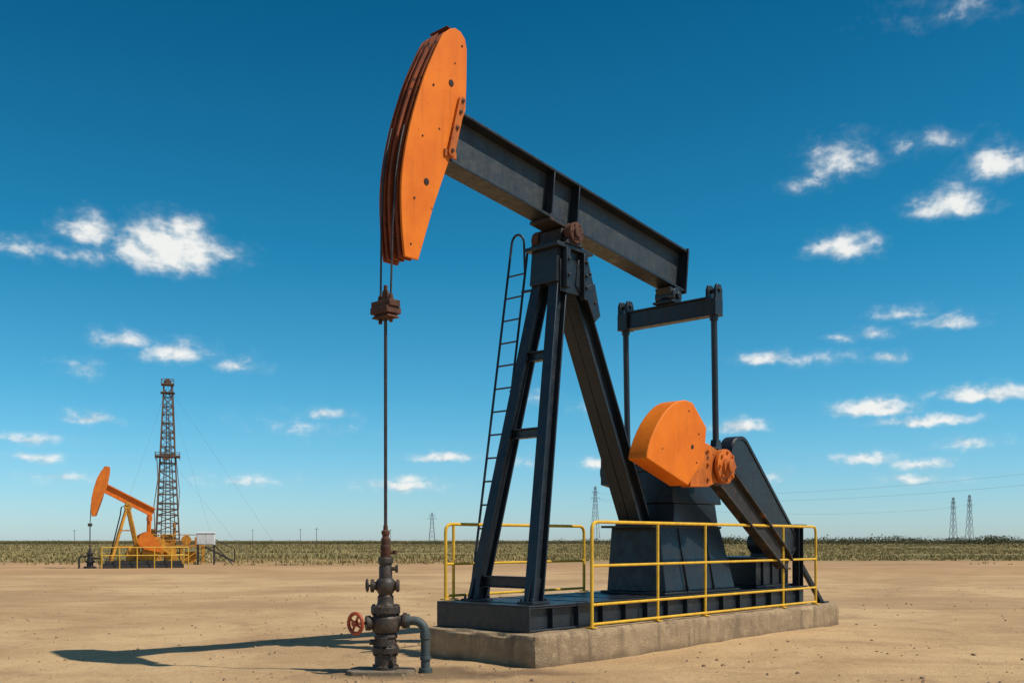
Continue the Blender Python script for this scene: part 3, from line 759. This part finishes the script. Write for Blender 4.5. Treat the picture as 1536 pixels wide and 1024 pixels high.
for a,b in ((-1.4,-.4),(.8,2.1)): mb.bar((a,-1.1,.1),(b,-1.1,.95),.06,.06)
for s in (-1.15,1.15):
    for z in (1.4,1.75): mb.cyl((-1.45,s,z),(2.15,s,z),.024,n=6)
    for i in range(5): mb.cyl((-1.45+i*.9,s,1.1),(-1.45+i*.9,s,1.75),.023,n=6)
part('rig_floor',mb,'far_yellow',D)
mb=MB(); mb.box(-.4,.3,-.5,.3,1.102,1.75); mb.cyl((1.1,-.5,1.42),(1.1,.5,1.42),.30,n=16); mb.hexa((-1.3,-.6,-.5,.5),1.102,(-1.1,-.7,-.4,.4),2.1); mb.box(1.6,2.0,-.5,.5,1.102,1.6)
mb.box(-.2,.5,-1.0,-.6,.1,.9); mb.box(1.0,1.7,-.9,-.3,.0,.7); mb.cyl((.4,-.3,1.1),(.4,-.3,2.5),.09,n=8)
part('draw_works',mb,'far_yellow',D,.02)
mb=MB(); 
for i in range(6): mb.box(2.2+i*.3,2.4+i*.3,-.4,.4,.88-i*.16,.92-i*.16)
for s in(-.4,.4): mb.bar((2.2,s,1.0),(4.0,s,0.05),.06,.1); mb.cyl((2.2,s,1.8),(4.0,s,.85),.022,n=6); mb.cyl((4,s,0),(4,s,.85),.022,n=6)
part('stairway',mb,'far_dark',D)
for tgt in ((-3.4,-1.5,0),(3.0,-1.5,0),(5.0,-2,0),(7.5,3,0)):
    mb=MB(); z0=11 if tgt[0]!=5.0 else 6.6
    mb.cyl((0,0,z0),tgt,.0045,n=5); part('guy_wire',mb,'galv',D)

# electrical cabinet on a stand
F4=Matrix.Translation((-17.75,58,0))@Matrix.Rotation(R(12),4,'Z')
C=root('control_cabinet',F4,(0,0,0),'small white control cabinet raised on a steel stand','control cabinet')
mb=MB(); mb.box(-.5,.5,-.3,.3,1.15,1.82); mb.hexa((-.55,.55,-.35,.35),1.822,(-.5,.5,-.3,.3),1.87); part('cabinet',mb,'white',C,.01)
mb=MB()
for sx in(-.45,.45):
    for sy in (-.25,.25): mb.box(sx-.03,sx+.03,sy-.03,sy+.03,0,1.148)
mb.bar((-.45,-.29,.1),(.45,-.29,1.1),.03,.04); mb.bar((.5,0,1.1),(1.5,-.2,0),.08,.05); part('stand',mb,'far_dark',C)
for a in (-.46,.02):
    mb=MB(); mb.box(a,a+.44,-.315,-.303,1.2,1.78); part('door',mb,'white',C,.004)

# ------------------------------------------------------------------ transmission towers and poles
def tower(x,y,H,rot,w,th):
    Ft=Matrix.Translation((x,y,0))@Matrix.Rotation(R(rot),4,'Z')
    T=root('transmission_tower',Ft,(0,0,0),'slender steel lattice transmission tower rising above distant scrub','transmission tower','transmission towers on the horizon')
    mb=MB(); top=.28
    def q(z): return w*(1-z/H)+top*(z/H)
    for sx in(-1,1):
        for sy in(-1,1): mb.bar((sx*q(0),sy*q(0),0),(sx*top,sy*top,H),th,th)
    n=8
    for i in range(n):
        z=H*(1-(1-i/n)**1.25); z2=H*(1-(1-(i+1)/n)**1.25); a=q(z);b=q(z2); c=[(-1,-1),(1,-1),(1,1),(-1,1)]
        for k in range(4):
            p=c[k];r_=c[(k+1)%4]; mb.bar((p[0]*a,p[1]*a,z),(r_[0]*b,r_[1]*b,z2),th*.5,th*.5); mb.bar((r_[0]*a,r_[1]*a,z),(p[0]*b,p[1]*b,z2),th*.5,th*.5)
    part('mast',mb,'galv',T)
    mb=MB()
    for z,l in ((H*.80,1.9),(H*.90,1.4)):
        mb.bar((-l,0,z),(l,0,z),.11,.11)
        for s in(-1,1): mb.bar((s*l,0,z),(s*.3,0,z+.7),.06,.06); mb.cyl((s*l,0,z),(s*l,0,z-.7),.05,n=6)
    part('cross_arm',mb,'galv',T)
    return T
for t in [(33.3,400,23.0,20,1.5,.11),(-36,450,14,10,1.4,.12),(176.5,400,18.6,30,1.2,.10),(183,400,19.6,30,1.2,.10)]: tower(*t)
def cat(p0,p1,sag,n=24):
    return [(L(p0[0],p1[0],i/n),L(p0[1],p1[1],i/n),L(p0[2],p1[2],i/n)-4*sag*(i/n)*(1-i/n)) for i in range(n+1)]
for k,(dz,dx) in enumerate(((18,-1.8),(18,1.8),(20.2,-1.4),(20.2,1.4))):
    mb=MB(); mb.tube(cat((33.3+dx,400,dz),(165+dx,250,dz+1+k*.5),4),.012,5)
    solo('power_line',mb,'galv',I4,'thin overhead power line sagging between towers','power line',group='overhead power lines')
for k,(dz,dx) in enumerate(((14.5,-1.8),(14.5,1.8))):
    mb=MB(); mb.tube(cat((33.3+dx,400,dz+3),(176.5+dx,400,dz),4),.014,5)
    solo('power_line',mb,'galv',I4,'thin overhead power line sagging between towers','power line',group='overhead power lines')
for x,y,H in ((-43,220,4.2),(-31,240,3.6),(-55,260,4.5),(-28,230,4.0),(-105,240,4.0),(5,240,3.6),(-70,270,4.4),(-84,230,3.6)):
    Fp=Matrix.Translation((x,y,0)); T=root('utility_pole',Fp,(0,0,0),'thin wooden utility pole standing in distant grassland','utility pole','utility poles on the horizon')
    mb=MB(); mb.cyl((0,0,0),(0,0,H),.07,.05,n=8); part('pole',mb,'wood',T)
    mb=MB(); mb.bar((-.5,0,H-.3),(.5,0,H-.3),.06,.06); part('cross_arm',mb,'wood',T)

# ------------------------------------------------------------------ light and sky
S=V((.956*math.cos(R(54)),-.29*math.cos(R(54)),math.sin(R(54)))).normalized()
ld=bpy.data.lights.new('sun','SUN'); ld.energy=4.5; ld.angle=R(.5); ld.color=(1,.94,.84)
lo_=bpy.data.objects.new('sun',ld); COL.objects.link(lo_); lo_.rotation_euler=S.to_track_quat('Z','Y').to_euler(); lo_.location=(20,-10,30)
w=bpy.data.worlds.new('World'); scene.world=w; w.use_nodes=True; nt=w.node_tree; nt.nodes.clear()
out=N(nt,'ShaderNodeOutputWorld'); bg=N(nt,'ShaderNodeBackground'); nt.links.new(bg.outputs[0],out.inputs[0]); bg.inputs[1].default_value=.1
sky=N(nt,'ShaderNodeTexSky',sky_type='NISHITA'); sky.sun_disc=False; sky.sun_elevation=R(54); sky.sun_rotation=math.atan2(S.x,S.y)
sky.air_density=1.0; sky.dust_density=.3; sky.ozone_density=2.0
tcn=N(nt,'ShaderNodeTexCoord'); nrm=N(nt,'ShaderNodeVectorMath',operation='NORMALIZE'); nt.links.new(tcn.outputs['Generated'],nrm.inputs[0])
sp=N(nt,'ShaderNodeSeparateXYZ'); nt.links.new(nrm.outputs[0],sp.inputs[0])
def math2(op,a,b=None,c=None):
    m=N(nt,'ShaderNodeMath',operation=op)
    for i,v in enumerate((a,b,c)):
        if v is None: continue
        if isinstance(v,bpy.types.NodeSocket): nt.links.new(v,m.inputs[i])
        else: m.inputs[i].default_value=v
    return m.outputs[0]
az=math2('MULTIPLY',math2('ARCTAN2',sp.outputs[0],sp.outputs[1]),57.2958)
el=math2('MULTIPLY',math2('ARCSINE',sp.outputs[2]),57.2958)
cb=N(nt,'ShaderNodeCombineXYZ'); nt.links.new(az,cb.inputs[0]); nt.links.new(el,cb.inputs[1])
pos=cb.outputs[0]
def vm(op,a,b=None,c=None):
    m=N(nt,'ShaderNodeVectorMath',operation=op); nt.links.new(a,m.inputs[0])
    for i,v in ((1,b),(2,c)):
        if v is None: continue
        if isinstance(v,bpy.types.NodeSocket): nt.links.new(v,m.inputs[i])
        else: m.inputs[i].default_value=v
    return m.outputs['Value'] if op=='LENGTH' else m.outputs[0]
clouds=[(-19.05,15.1,3.4,2.2,1.75),(-18.2,16.2,1.9,1.2,1.45),(-23.0,15.75,2.0,1.2,1.15),(-15.9,15.3,1.6,.75,.8),(-26.2,14.6,2.2,.75,.55),(-23.5,14.5,1.7,.7,.65),
(-18.4,9.95,2.2,1.0,1.1),(-21.2,10.45,1.8,.75,.85),(-15.4,9.5,1.7,.6,.75),(-23.2,9.05,1.3,.5,.6),(-22.8,6.3,1.7,.55,.95),(-25.7,5.2,2.2,.42,.85),(-25.3,4.27,1.7,.34,.8),
(-10.5,7.1,1.4,.42,.85),(-12,6.4,2.4,.5,.3),(-3.74,4.7,2.4,.55,1.15),(-6.4,3.15,3.3,.48,.95),(-5.9,3.5,1.4,.42,.8),(.84,4.4,1.2,.6,.5),(4.9,4.3,1.1,.55,.95),(1.2,8.2,1.0,.5,.4),(4.4,7.6,1.0,.4,.36),
(18.2,19.6,2.2,1.4,.85),(16.4,18.8,1.3,.7,.65),(25.7,18.5,1.9,1.3,1.3),(23.5,16.9,2.3,1.2,1.35),(18.3,15.4,2.1,1.1,1.25),(21.2,20.2,.9,.5,.6),(23,20.2,1.3,.5,.4),
(21.4,11.85,1.7,.55,.8),(23.4,11.2,1.8,.6,.9),(19.8,11.0,1.2,.4,.85),(18.1,10.9,.9,.32,.75),(14.1,9.9,1.9,.6,1.15),(20.6,9.7,1.2,.4,.9),
(25.4,7.5,3.3,.68,1.25),(19.9,7.0,2.6,.85,1.35),(22.5,6.25,3.6,.52,1.1),(12.8,6.2,2.1,.68,1.25),(19.2,4.4,2.1,.42,.95),(24.5,5.06,2.2,.42,.75),(22.2,4.0,1.9,.40,.8),
(22.0,3.25,2.4,.34,.75),(14.5,3.7,.9,.5,.7),(24.4,25.8,2.0,.8,.22),(-15,3.3,3.0,.40,.45),(-24.5,3.3,2.1,.32,.75),(17.0,9.9,1.9,.35,.4)]
warp=N(nt,'ShaderNodeTexNoise'); warp.inputs['Scale'].default_value=.8; warp.inputs['Detail'].default_value=3; nt.links.new(pos,warp.inputs['Vector'])
wv=vm('MULTIPLY',vm('SUBTRACT',warp.outputs['Color'],(.5,.5,.5)),(1.2,.6,0))
posw=vm('ADD',pos,wv)
cur=None
for a,e,hwid,hh,amp in clouds:
    d=vm('MULTIPLY_ADD',posw,(1/hwid,1/hh,0),(-a/hwid,-e/hh,0))
    if hh>.5: d=vm('MAXIMUM',d,vm('MULTIPLY',d,(-1,-1.9,0)))
    v=math2('MULTIPLY_ADD',vm('LENGTH',d),-amp,amp)
    cur=v if cur is None else math2('MAXIMUM',cur,v)
pn=vm('MULTIPLY',pos,(.85,1.25,1))
na=noise_n(nt,pn,.85,6,.58,.2); nb=noise_n(nt,pn,2.6,3,.55,.2)
nn=math2('ADD',math2('MULTIPLY',math2('SUBTRACT',na,.5),1.6),math2('MULTIPLY',math2('SUBTRACT',nb,.5),.45))
dens=math2('ADD',math2('MAXIMUM',cur,-1.2),nn)
alpha=math2('ADD',math2('MULTIPLY',smooth(nt,dens,.08,1.1),.80),math2('MULTIPLY',smooth(nt,dens,-.35,.7),.15))
nsh=noise_n(nt,vm('ADD',pn,(.35,.45,0)),.85,4,.58,.2)
shade=smooth(nt,math2('ADD',math2('MULTIPLY',math2('SUBTRACT',na,nsh),2.6),math2('MULTIPLY',dens,.35)),-.35,.6)
cc=mix(nt,shade,(5.0,6.1,6.8),(9.2,9.2,8.9))
# colour grade of the clear sky by elevation, overhead warmed for ambient light
rp=N(nt,'ShaderNodeValToRGB'); nt.links.new(math2('MULTIPLY',el,1/90),rp.inputs[0])
stops=[(0,(.76,1.02,1.40)),(.0555,(.46,.98,1.24)),(.089,(.30,.94,1.14)),(.173,(.10,.80,.98)),(.311,(.028,.585,.76)),(.40,(.03,.52,.72)),(.62,(.95,.85,.80)),(1,(1.1,.9,.8))]
e_=rp.color_ramp.elements
while len(e_)<len(stops): e_.new(.5)
for i,(p,c) in enumerate(stops): e_[i].position=p; e_[i].color=(*[x/2 for x in c],1)
tint=mix(nt,1.0,sky.outputs[0],rp.outputs[0],'MULTIPLY')
tint=vm('SCALE',tint); nt.nodes[-1].inputs['Scale'].default_value=2.0
fin=mix(nt,alpha,tint,cc)
nt.links.new(fin,bg.inputs[0])

# ------------------------------------------------------------------ camera
cd=bpy.data.cameras.new('camera'); cam=bpy.data.objects.new('camera',cd); COL.objects.link(cam); scene.camera=cam
cam.location=(0,0,1.4); cam.rotation_euler=(R(90),0,0); cd.sensor_width=36; cd.lens=36*1500/1536; cd.shift_y=(810-512)/1536; cd.clip_end=20000
scene.view_settings.view_transform='Standard'; scene.view_settings.look='None'; scene.view_settings.exposure=0
